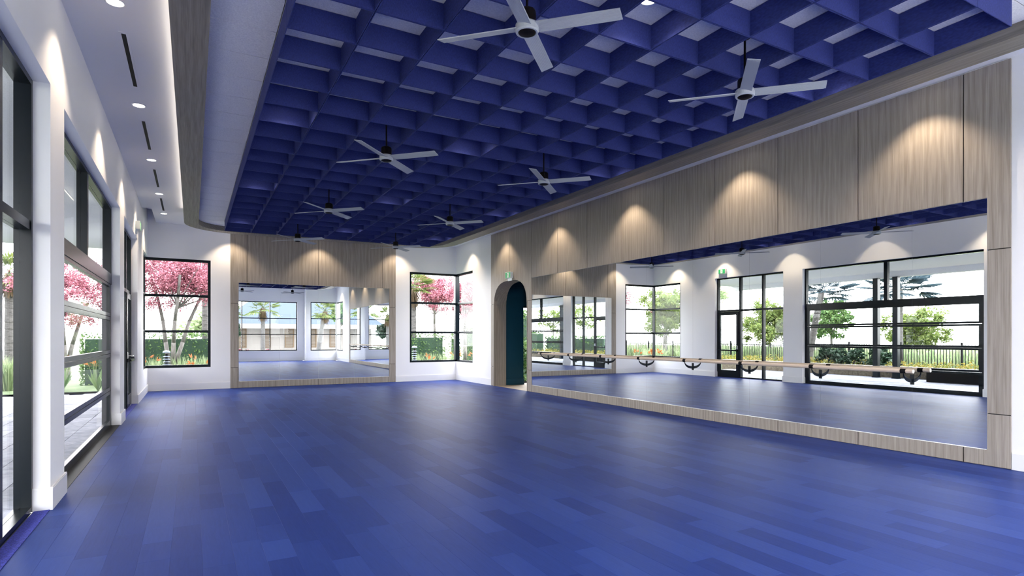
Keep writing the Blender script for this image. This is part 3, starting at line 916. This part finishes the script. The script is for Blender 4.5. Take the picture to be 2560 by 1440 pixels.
# ================================================================== OUTSIDE
def blob_pts(n, c, r, shell=0.55):
    out = []
    while len(out) < n:
        v = Vector((random.gauss(0, 1), random.gauss(0, 1), random.gauss(0, 1)))
        if v.length < 1e-3: continue
        v.normalize()
        k = (shell + (1 - shell) * random.random())
        out.append(Vector((c[0] + v.x * r[0] * k, c[1] + v.y * r[1] * k, c[2] + v.z * r[2] * k)))
    return out
def leaves(mb, pts, size, aspect=0.55):
    for p in pts:
        a_ = Vector((random.uniform(-1, 1), random.uniform(-1, 1), random.uniform(-.6, .9))).normalized()
        b2 = a_.orthogonal().normalized()
        b2 = (Matrix.Rotation(random.uniform(0, PI), 3, a_) @ b2)
        s_ = size * random.uniform(.6, 1.3)
        mb.quad(p - a_ * s_, p + b2 * s_ * aspect, p + a_ * s_, p - b2 * s_ * aspect)
def clumps(mb, c, r, nclump, nleaf, size, clump=0.35):
    for q in blob_pts(nclump, c, r, .25):
        rr_ = clump * random.uniform(.6, 1.2)
        leaves(mb, blob_pts(nleaf, q, (rr_, rr_, rr_ * .8), .2), size)
OUTG = 'planting outside the windows'
def tree(name, label, x, y, ztop, cz, r, mat, n=64, leaf=85, size=.07, trunk=.09, z0=-0.1, lean=(0, 0), stems=1, bark='bark', clump=None):
    t = thing(name, label, 'tree', (x, y, z0))
    tm = MB()
    for s_ in range(stems):
        ang = 2 * PI * s_ / max(1, stems) + .5
        dx, dy = (math.cos(ang) * .55 * r[0], math.sin(ang) * .55 * r[0]) if stems > 1 else (0, 0)
        pts = [Vector((math.cos(ang) * .08 * (stems > 1), math.sin(ang) * .08 * (stems > 1), 0))]
        for k in range(1, 6):
            f_ = k / 5
            pts.append(Vector((dx * f_ ** 1.5 + lean[0] * f_ + random.uniform(-.04, .04), dy * f_ ** 1.5 + lean[1] * f_, (cz - z0) * f_)))
        tm.tube(pts, [trunk * (1 - .11 * k) for k in range(6)], 9)
    obj('trunk', tm, M[bark], t, smooth=True)
    bm_ = MB()
    for k in range(9):
        q = blob_pts(1, (lean[0], lean[1], cz - z0), r, .6)[0]
        st = Vector((lean[0] * .8, lean[1] * .8, (cz - z0) * .72))
        bm_.tube([st, (st + q) / 2 + Vector((0, 0, .08)), q], [trunk * .35, trunk * .22, trunk * .08], 6)
    obj('branches', bm_, M[bark], t)
    cm = MB()
    clumps(cm, (lean[0], lean[1], cz - z0), r, n, leaf, size, clump or r[0] * .28)
    tag(obj('crown', cm, M[mat], t), kind='stuff')
    return t
def palm(label, x, y, zc, mat='palm', lean=(0, 0), nf=26, fl=1.3, skirt=True, trunk=.16, z0=-0.1):
    t = thing('palm_tree', label, 'palm tree', (x, y, z0))
    h = zc - z0
    pts = [Vector((lean[0] * f_ ** 1.3, lean[1] * f_ ** 1.3, h * f_)) for f_ in (0, .2, .4, .6, .8, 1)]
    tm = MB()
    for k in range(5):
        for q in range(3):
            f0, f1 = q / 3, (q + 1) / 3
            a_, b2 = pts[k].lerp(pts[k + 1], f0), pts[k].lerp(pts[k + 1], f1)
            tm.cyl(a_, b2, trunk * 1.04 * (1 - .04 * k), trunk * .94 * (1 - .04 * k), 12)
    obj('trunk', tm, M['palmbark'], t)
    top = pts[-1]
    fm = MB(); sm_ = MB()
    def frond(m_, base, az, el, L_, droop):
        d = Vector((math.cos(az) * math.cos(el), math.sin(az) * math.cos(el), math.sin(el)))
        side = Vector((-math.sin(az), math.cos(az), 0))
        stem_l = L_ * .45
        tip = base + d * stem_l + Vector((0, 0, -droop * .3))
        m_.cyl(base, tip, .012, .008, 4, False)
        # fan of leaflets
        for k in range(13):
            a_ = math.radians(-78 + 13 * k)
            dd = (d * math.cos(a_) + side * math.sin(a_)).normalized()
            l_ = L_ * .58 * (1 - .25 * abs(a_))
            e = tip + dd * l_ + Vector((0, 0, -droop * .45))
            w_ = dd.cross(Vector((0, 0, 1))).normalized() * (.03 * fl)
            mid = tip + dd * l_ * .55 + Vector((0, 0, -droop * .08))
            m_.quad(tip, mid + w_, e, mid - w_)
    for k in range(nf):
        az = 2 * PI * k * .381966 ; el = math.radians(random.uniform(-20, 75))
        frond(fm, top, az, el, fl * random.uniform(.8, 1.1), random.uniform(.15, .5))
    tag(obj('fronds', fm, M[mat], t), kind='stuff')
    if skirt:
        for k in range(260):
            a_ = random.uniform(0, 2 * PI); h0 = random.uniform(0, .55)
            o_ = Vector((math.cos(a_), math.sin(a_), 0))
            p0 = top + o_ * trunk * .7 - Vector((0, 0, h0)); L_ = random.uniform(.35, .6)
            p1 = p0 + o_ * random.uniform(.10, .30) - Vector((0, 0, L_))
            sd = Vector((-o_.y, o_.x, 0)) * .035
            sm_.quad(p0 + sd * .5, p1 + sd * .2, p1 - sd * .2, p0 - sd)
        tag(obj('dry_skirt', sm_, M['skirt'], t), kind='stuff')
    return t
def bush(name, label, x, y, r, mat, n=22, leaf=60, size=.05, z0=-0.1, cat='shrub', group=None):
    t = MB()
    clumps(t, (0, 0, r[2] * .85), r, n, leaf, size, min(r) * .38)
    s_ = MB()
    th = thing(name, label, cat, (x, y, z0), 0, group)
    tag(obj('foliage', t, M[mat], th), kind='stuff')
    for k in range(5):
        s_.cyl((0, 0, 0), (random.uniform(-.3, .3) * r[0], random.uniform(-.3, .3) * r[1], r[2]), .018, .008, 5)
    obj('stems', s_, M['bark'], th)
    return th
def hedge(label, x0, x1, y0, y1, z1, mat='leaf', dens=420, size=.045, z0=-0.1):
    mb = MB()
    vol = (x1 - x0) + (y1 - y0)
    pts = []
    for k in range(int(dens * vol * (z1 - z0))):
        px = random.uniform(x0, x1); py = random.uniform(y0, y1); pz = random.uniform(z0, z1 + random.uniform(-.12, .12))
        f_ = random.random()
        if f_ < .35: py = y0 + random.uniform(0, .08)
        elif f_ < .6: px = random.choice((x0, x1)) + random.uniform(-.05, .05)
        elif f_ < .8: pz = z1 + random.uniform(-.1, .1)
        pts.append(Vector((px, py, pz)))
    leaves(mb, pts, size)
    th = thing('hedge', label, 'hedge', ((x0 + x1) / 2, (y0 + y1) / 2, z0))
    m2 = MB(); m2.v = [(v[0] - th.location.x, v[1] - th.location.y, v[2] - z0) for v in mb.v]; m2.f = mb.f
    tag(obj('foliage', m2, M[mat], th), kind='stuff')
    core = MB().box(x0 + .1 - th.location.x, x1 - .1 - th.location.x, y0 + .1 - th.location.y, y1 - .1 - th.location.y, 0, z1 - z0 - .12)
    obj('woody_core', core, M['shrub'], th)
    return th
def tuft(label, x, y, r, h, n=140, mat='grass', z0=-0.1, group=None):
    mb = MB()
    for k in range(n):
        a_ = random.uniform(0, 2 * PI); rr_ = r * random.random() * .35
        b0 = Vector((rr_ * math.cos(a_), rr_ * math.sin(a_), 0))
        tip = Vector((math.cos(a_) * r * random.uniform(.3, 1), math.sin(a_) * r * random.uniform(.3, 1), h * random.uniform(.6, 1)))
        mid = b0.lerp(tip, .5) + Vector((0, 0, h * .22))
        sd = Vector((-math.sin(a_), math.cos(a_), 0)) * .009
        mb.quad(b0 - sd, b0 + sd, mid + sd, mid - sd)
        mb.quad(mid - sd, mid + sd, tip, tip)
    th = thing('grass_tuft', label, 'grass tuft', (x, y, z0), 0, group)
    return tag(obj('blades', mb, M[mat], th), kind='stuff')
def paradise(label, x, y, h=.9, n=5, z0=-0.1, group=None):
    th = thing('bird_of_paradise', label, 'flower', (x, y, z0), 0, group)
    for k in range(n):
        a_ = random.uniform(0, 2 * PI); r_ = random.uniform(.05, .28)
        top = Vector((r_ * math.cos(a_), r_ * math.sin(a_), h * random.uniform(.8, 1.05)))
        obj('stem', MB().cyl((0, 0, 0), top, .008, .006, 6), M['grass'], th)
        fm = MB()
        for q in range(7):
            an = a_ + random.uniform(-.9, .9); el = random.uniform(.1, 1.2)
            d = Vector((math.cos(an) * math.cos(el), math.sin(an) * math.cos(el), math.sin(el)))
            sd = d.orthogonal().normalized() * .016
            fm.quad(top, top + d * .06 + sd, top + d * .15, top + d * .06 - sd)
        obj('flower_head', fm, M['orange'], th)
    lm = MB()
    for k in range(9):
        a_ = 2 * PI * k / 9; tip = Vector((math.cos(a_) * .3, math.sin(a_) * .3, h * random.uniform(.55, .85)))
        sd = Vector((-math.sin(a_), math.cos(a_), 0)) * .05
        mid = tip * .6
        lm.quad((0, 0, 0), mid + sd, tip, mid - sd)
    obj('leaf_blades', lm, M['leaf'], th)
    return th
def bollard(label, x, y, h=1.1, w_=.1, z0=-0.1):
    th = thing('louvered_bollard', label, 'bollard light', (x, y, z0))
    obj('post', MB().cyl((0, 0, 0), (0, 0, h * .35), w_ * .8, n=20), M['bollard'], th)
    for k in range(8):
        z_ = h * .38 + k * h * .066
        obj('louver', MB().lathe([(w_ * .5, z_ + .02), (w_, z_), (w_, z_ + .012), (w_ * .5, z_ + .035)], 20), M['bollard'], th)
    obj('core', MB().cyl((0, 0, h * .3), (0, 0, h * .93), w_ * .45, n=12), M['black'], th)
    obj('cap', MB().lathe([(0, h + .02), (w_ * .8, h), (w_, h - .03), (w_, h - .06), (0, h - .06)], 20), M['bollard'], th)

# ground
gr = struct('ground', MB().box(-70, 60, YF + T, 90, -.4, -.1).box(-70, -6.55, -60, YF + T, -.4, -.1).box(-6.55, 60, -60, YB - T, -.4, -.1).box(XR + T, 60, YB - T, 12.3, -.4, -.1).box(11.0, 60, 12.3, 16.45, -.4, -.1).box(XR + T, 60, 16.45, YF + T, -.4, -.1)
            .box(-6.55, XL - T, 20.8, YF + T, -.4, -.1), M['lawn'])
gr['label'] = 'green lawn around the building'

# patio with pavers
patio = struct('patio', MB().box(-6.55, XL - T, -6, YF + T, -.2, -.055).box(XL - T, -1.2, 3.45, 6.35, -.2, -.03).box(XL - T, -1.2, 12.58, 15.47, -.2, -.03).box(XL - T, -1.2, 6.97, 11.88, -.2, -.03), M['paverbed'])
pv = []
px_ = XL - T; row = 0
PWX, PLY = 0.30, 0.60
while px_ > -6.5:
    y = -6 + (row % 3) * PLY / 3
    while y < YF:
        pv.append((px_ - PWX, px_, y, min(y + PLY, YF + T)))
        y += PLY
    px_ -= PWX; row += 1
pv.sort(key=lambda p: abs(p[1] - XL) * 1.3 + abs((p[2] + p[3]) / 2 - 8.0) * .55)
pme = mesh('paver', MB().box(-PWX / 2 + .004, PWX / 2 - .004, -PLY / 2 + .004, PLY / 2 - .004, -.05, 0), M['paver'])
for p in pv[:290]:
    obj('paver', pme, None, patio, loc=((p[0] + p[1]) / 2, (p[2] + p[3]) / 2, -.02 + random.uniform(-.002, .002)))
mb = MB()
for p in pv[290:]: mb.box(p[0] + .004, p[1] - .004, p[2] + .004, p[3] - .004, -.06, -.02)
tag(obj('far_pavers', mb, M['paver'], patio), kind='stuff')

# covered porch: roof, beam, posts
porch = thing('porch_roof', 'white rendered porch roof outside the left windows', 'porch roof', (-3.9, 8, 3.78))
obj('roof_slab', MB().box(-2.75, 2.57, -14, 11.2, .12, .32), M['stucco'], porch)
obj('edge_beam', MB().box(-2.75, -2.45, -14, 11.2, -.08, .12), M['stucco'], porch)
for i, (px_, py_) in enumerate(((-6.3, 12.45), (-6.3, 11.75), (-6.3, 4.6), (-6.3, 3.9))):
    q = thing('porch_post', 'dark square porch post, %s' % ('far one of the pair beyond the wide door', 'near one of the pair beyond the wide door', 'far one of the near pair', 'near one of the near pair')[i], 'post', (px_, py_, -.05), 0, 'porch posts')
    obj('shaft', MB().box(-.09, .09, -.09, .09, .0, 3.75), M['frame'], q)
    obj('foot', MB().box(-.11, .11, -.11, .11, .0, .06), M['frame'], q)
q = thing('planter_wall', 'low tan planter wall at the edge of the patio', 'garden wall', (-6.75, 11, -.1))
obj('wall_body', MB().box(-.12, .12, -14, 9.0, 0, .46), M['tan'], q)
obj('wall_cap', MB().box(-.15, .15, -14, 9.0, .46, .50), M['tan'], q)
q = thing('timber_bench', 'dark brown box bench on the patio against the planter wall', 'bench', (-5.9, 8.7, -.02))
obj('bench_base', MB().box(-.35, .35, -1.9, 1.7, 0, .38), M['brown'], q)
obj('bench_seat', MB().box(-.4, .4, -1.95, 1.75, .38, .44), M['brown'], q)

# fence along the lawn
fn = thing('garden_fence', 'long black metal picket fence across the lawn', 'fence', (-12, 5, -.1))
pk = mesh('picket', MB().box(-.01, .01, -.01, .01, .08, 1.26), M['black'])
NP = 290
for k in range(NP):
    obj('picket', pk, None, fn, loc=(0, k * .115, 0))
for z_ in (.15, 1.14): obj('fence_rail', MB().box(-.018, .018, 0, NP * .115, z_, z_ + .035), M['black'], fn)
pst = mesh('fence_post', MB().box(-.035, .035, -.035, .035, 0, 1.36), M['black'])
for k in range(0, 15): obj('fence_post', pst, None, fn, loc=(0, k * 2.38, 0))

# garden to the left (seen in the big mirror)
tree('garden_tree', 'round light green tree behind the fence, beyond the exit door', -13.8, 22.7, 4, 2.3, (1.7, 1.7, 1.45), 'lime', size=.08, n=90, leaf=130)
tree('garden_tree', 'round green tree left of the corner window view', -10.0, 27.4, 5, 3.2, (1.6, 1.6, 1.6), 'lime', size=.08, n=90, leaf=130)
tree('garden_tree', 'leafy green tree right of the corner post in the mirror view', -7.4, 24.6, 5, 2.9, (1.1, 1.1, 1.25), 'lime', size=.07, n=80, leaf=120)
tree('garden_tree', 'conical light green tree at the right of the wide door view', -17.8, 16.8, 3, 1.9, (1.6, 1.6, 1.2), 'lime', size=.08, n=90, leaf=130)
tree('garden_tree', 'small round green tree between the porch posts', -15.5, 20.0, 4, 2.4, (1.1, 1.1, 1.2), 'leaf', size=.09)
tree('garden_tree', 'pale grey-green tree far behind the exit door', -16.5, 30.5, 6, 4.6, (1.9, 1.9, 1.6), 'grass', size=.10)
tree('garden_tree', 'crimson leaved tree behind the exit door glass', -8.6, 26.0, 4, 2.9, (.75, .75, .9), 'red', size=.06, n=26)
palm('palm tree with blue-green fronds at the right of the wide door view', -12.8, 15.0, 3.75, 'bluepalm', nf=44, fl=2.0, skirt=False)
palm('leaning palm with blue-green fronds beyond the near pier', -9.4, 17.3, 3.55, 'bluepalm', lean=(.2, -.8), nf=44, fl=1.7, skirt=False)
palm('slim palm with golden fronds left of the corner window view', -6.3, 29.5, 4.0, 'palm', nf=24, fl=1.1)
for i, (y_, r_) in enumerate(((13.2, .75), (14.3, .9), (15.3, .7))):
    bush('dark_shrub', 'dark green broadleaf shrub behind the planter wall, %s' % ('right of the three', 'middle of the three', 'left of the three')[i], -7.9, y_, (r_ * .8, r_ * .8, .55), 'shrub', size=.09, n=24, leaf=36, z0=.2, group='dark shrubs behind the planter wall')
gcm = MB()
for k in range(900):
    cx_, cy_ = random.uniform(-9.5, -7.25), random.uniform(-2, 24)
    leaves(gcm, blob_pts(9, (cx_, cy_, .35 + random.uniform(-.05, .15)), (.22, .22, .16), .1), .05)
tag(obj('groundcover', gcm, M['yellow']), 'yellow and lime flowering groundcover behind the planter wall', 'groundcover', kind='stuff')
struct('ground_bed', MB().box(-9.9, -6.62, -3, 20.0, -.1, .28), M['mulch'])
for i, (x_, y_) in enumerate(((-6.0, 21.5), (-4.8, 22.3), (-3.6, 21.8), (-7.2, 23.2), (-5.6, 24.0))):
    tuft('pale green grass tuft beyond the far left corner, %s' % ('left front', 'middle front', 'right front', 'left rear', 'right rear')[i], x_, y_, .7, 1.1, 200, group='grass tufts by the left corner')
for i, (x_, y_) in enumerate(((-2.4, 20.6), (-3.3, 20.9), (-2.0, 19.6))):
    paradise('orange bird of paradise plant outside the corner window, %s' % ('middle', 'left', 'right')[i], x_, y_, group='orange flowers by the left corner')
hedge('tall clipped green hedge to the left of the porch', -9.6, -8.8, -16, -3.5, 1.9, dens=110, size=.09)
hedge('clipped green hedge near the planter wall', -9.8, -9.0, -2.5, 5.0, 1.5, dens=150, size=.08)
for i, y_ in enumerate((-9.0, -4.0, 2.0)):
    tree('garden_tree', 'bright green tree behind the hedges, %s' % ('farthest back', 'middle', 'nearest the patio')[i], -14, y_, 5, 3.3, (1.8, 1.8, 1.5), 'lime', size=.11, n=36, leaf=40)
tree('blossom_tree', 'pink flowering tree seen through the glass sectional door', -4.1, 26.6, 4, 3.2, (1.6, 1.4, 1.5), 'pink', size=.045, n=80, leaf=200, stems=3)

# garden beyond the far wall
tree('blossom_tree', 'large pink flowering tree outside the far left window', -.65, 22.0, 4, 3.45, (1.75, 1.3, 1.15), 'pink', size=.036, n=110, leaf=260, stems=3, trunk=.08, lean=(.3, 0))
tree('blossom_tree', 'pink flowering tree outside the far corner window', 10.0, 25.6, 5, 3.6, (1.2, 1.3, 1.15), 'pink', size=.042, n=90, leaf=240, trunk=.09)
tree('blossom_tree', 'coral pink flowering tree right of the corner post', 9.65, 21.4, 5, 3.1, (.75, .65, .95), 'pink', size=.036, n=60, leaf=220)
palm('palm with rough trunk at the left of the corner window', 8.0, 23.0, 3.6, 'palm', nf=24, fl=1.25)
palm('palm trunk at the right side of the far left window', .45, 24.2, 5.0, 'palm', nf=22, fl=1.4)
hedge('leafy hedge outside the far left window', -3.2, 3.0, 23.4, 24.1, 1.55, dens=330)
hedge('leafy hedge outside the far corner window', 6.5, 9.3, 22.6, 23.2, 1.6, dens=330)
hedge('narrow column hedge by the corner post', 9.7, 10.05, 22.8, 23.3, 1.55, 'leaf', dens=420)
hedge('narrow column hedge at the right edge of the corner window', 10.35, 10.95, 22.8, 23.4, 1.8, 'leaf', dens=420)
tree('garden_tree', 'distant pale green tree beyond the far hedge', 2.0, 40, 3, 2.0, (3, 2, 1.3), 'grass', size=.14)
tree('garden_tree', 'distant green tree behind the palm in the corner window', 12.5, 44, 6, 4.6, (3, 2.5, 2.8), 'grass', size=.16)
bollard('grey louvered bollard light outside the far left window', -.68, 20.3, 1.18)
bollard('grey louvered bollard light outside the corner window', 7.3, 20.8, 1.25)
for i, (x_, y_) in enumerate(((-.35, 20.7), (.0, 20.9), (-1.0, 20.9), (.35, 21.2), (8.1, 21.2), (8.6, 21.0), (7.7, 21.5), (9.2, 21.4))):
    tuft('pale green grass tuft, %s' % ('right beside the left bollard', 'middle of the left window', 'left of the left bollard', 'right part of the left window', 'right beside the corner bollard', 'middle of the corner window', 'behind the corner bollard', 'near the corner post')[i], x_, y_, .38, 1.05, 150)
for i, (x_, y_, h_) in enumerate(((-1.15, 19.85, .98), (.12, 19.75, .95), (7.5, 20.1, .92), (8.75, 20.2, 1.0), (9.7, 20.6, 1.0))):
    paradise('orange bird of paradise plant, %s' % ('lower left of the far left window', 'lower right of the far left window', 'at the corner bollard', 'middle of the corner window', 'right of the corner post')[i], x_, y_, h_)

# behind the camera (seen in the far mirror)
hs = thing('house', 'cream house with blue-grey roof and wooden shutters behind the back windows', 'house', (9, -12, -.1))
obj('house_wall', MB().box(-6.3, 8, -5, 0, 0, 3.1), M['housewall'], hs)
rf = MB(); k = 0
rf.v = [(-7.2, .9, 2.6), (9, .9, 2.6), (9, -6, 2.6), (-7.2, -6, 2.6), (-4.2, -2.4, 5.2), (6, -2.4, 5.2)]
rf.f = [(0, 1, 5, 4), (1, 2, 5), (2, 3, 4, 5), (3, 0, 4), (0, 3, 2, 1)]
obj('roof', rf, M['houseroof'], hs)
obj('eave_board', MB().box(-7.25, 9, .85, .95, 2.25, 2.62), M['housewall'], hs)
for k in range(7):
    x0 = -6.0 + k * 1.75
    fr = obj('shutter', MB().box(x0, x0 + .07, 0, .06, .75, 2.3).box(x0 + .63, x0 + .7, 0, .06, .75, 2.3).box(x0 + .07, x0 + .63, 0, .06, 2.23, 2.3).box(x0 + .07, x0 + .63, 0, .06, .75, .82), M['shutter'], hs)
    for q in range(14):
        obj('slat', MB().box(x0 + .07, x0 + .63, .01, .045, .86 + q * .1, .90 + q * .1), M['shutter'], fr)
struct('ground_path', MB().box(-4, 24, -11.9, YB - T - .6, -.12, -.08), M['stucco'])  # wide pale ground added to bounce daylight in through the back windows
palm('palm with shaggy dry skirt outside the back window', 4.45, -7.6, 3.6, 'palm', nf=28, fl=1.5)
palm('second palm left of it outside the back window', 2.4, -8.2, 3.3, 'palm', nf=24, fl=1.2)
palm('palm outside the back corner window', 8.0, -6.2, 3.4, 'palm', nf=26, fl=1.3, lean=(.5, 0))
tree('garden_tree', 'green tree beside the palm outside the back corner window', 10.0, -8.0, 4, 3.2, (1.0, .9, .9), 'leaf', size=.08)
tree('garden_tree', 'dark green tree left of the house behind the back window', 2.2, -9.0, 3, 2.0, (.9, .8, .7), 'shrub', size=.09)
for i, (x_, y_) in enumerate(((3.0, -6.2), (4.6, -6.4), (5.6, -6.3), (12.2, 2.4))):
    bush('burgundy_shrub', 'burgundy shrub outside, %s' % ('left in the back window', 'middle of the back window', 'right in the back window', 'beside the back corner')[i], x_, y_, (.55, .5, .4), 'red', size=.07, n=16, leaf=40)

bush('fern_shrub', 'bright green shrub seen through the glazed end of the passage', 9.95, 17.6, (.6, .5, 1.0), 'leaf', size=.06, n=40, leaf=60)
hedge('leafy hedge beyond the glazed end of the passage', 9.2, 11.2, 18.6, 19.1, 2.4, dens=260, size=.06)

hedge('leafy hedge outside the back corner window', 10.2, 11.0, -3.5, 3.5, 2.1, dens=140, size=.07)  # greenery below the window, placed as a hedge to shade the floor inside

md = MB()
for k in range(5200):
    x_, y_ = random.uniform(-15.5, -12.6), random.uniform(5, 36)
    hgt = random.uniform(.7, 1.25); a_ = random.uniform(0, 2 * PI); sd = Vector((math.cos(a_), math.sin(a_), 0)) * .035
    b0 = Vector((x_, y_, -.1)); tp = b0 + Vector((random.uniform(-.25, .25), random.uniform(-.25, .25), hgt))
    md.quad(b0 - sd, b0 + sd, tp + sd * .3, tp - sd * .3)
tag(obj('meadow_grass', md, M['grass']), 'tall pale meadow grass behind the black picket fence', 'grass', kind='stuff')
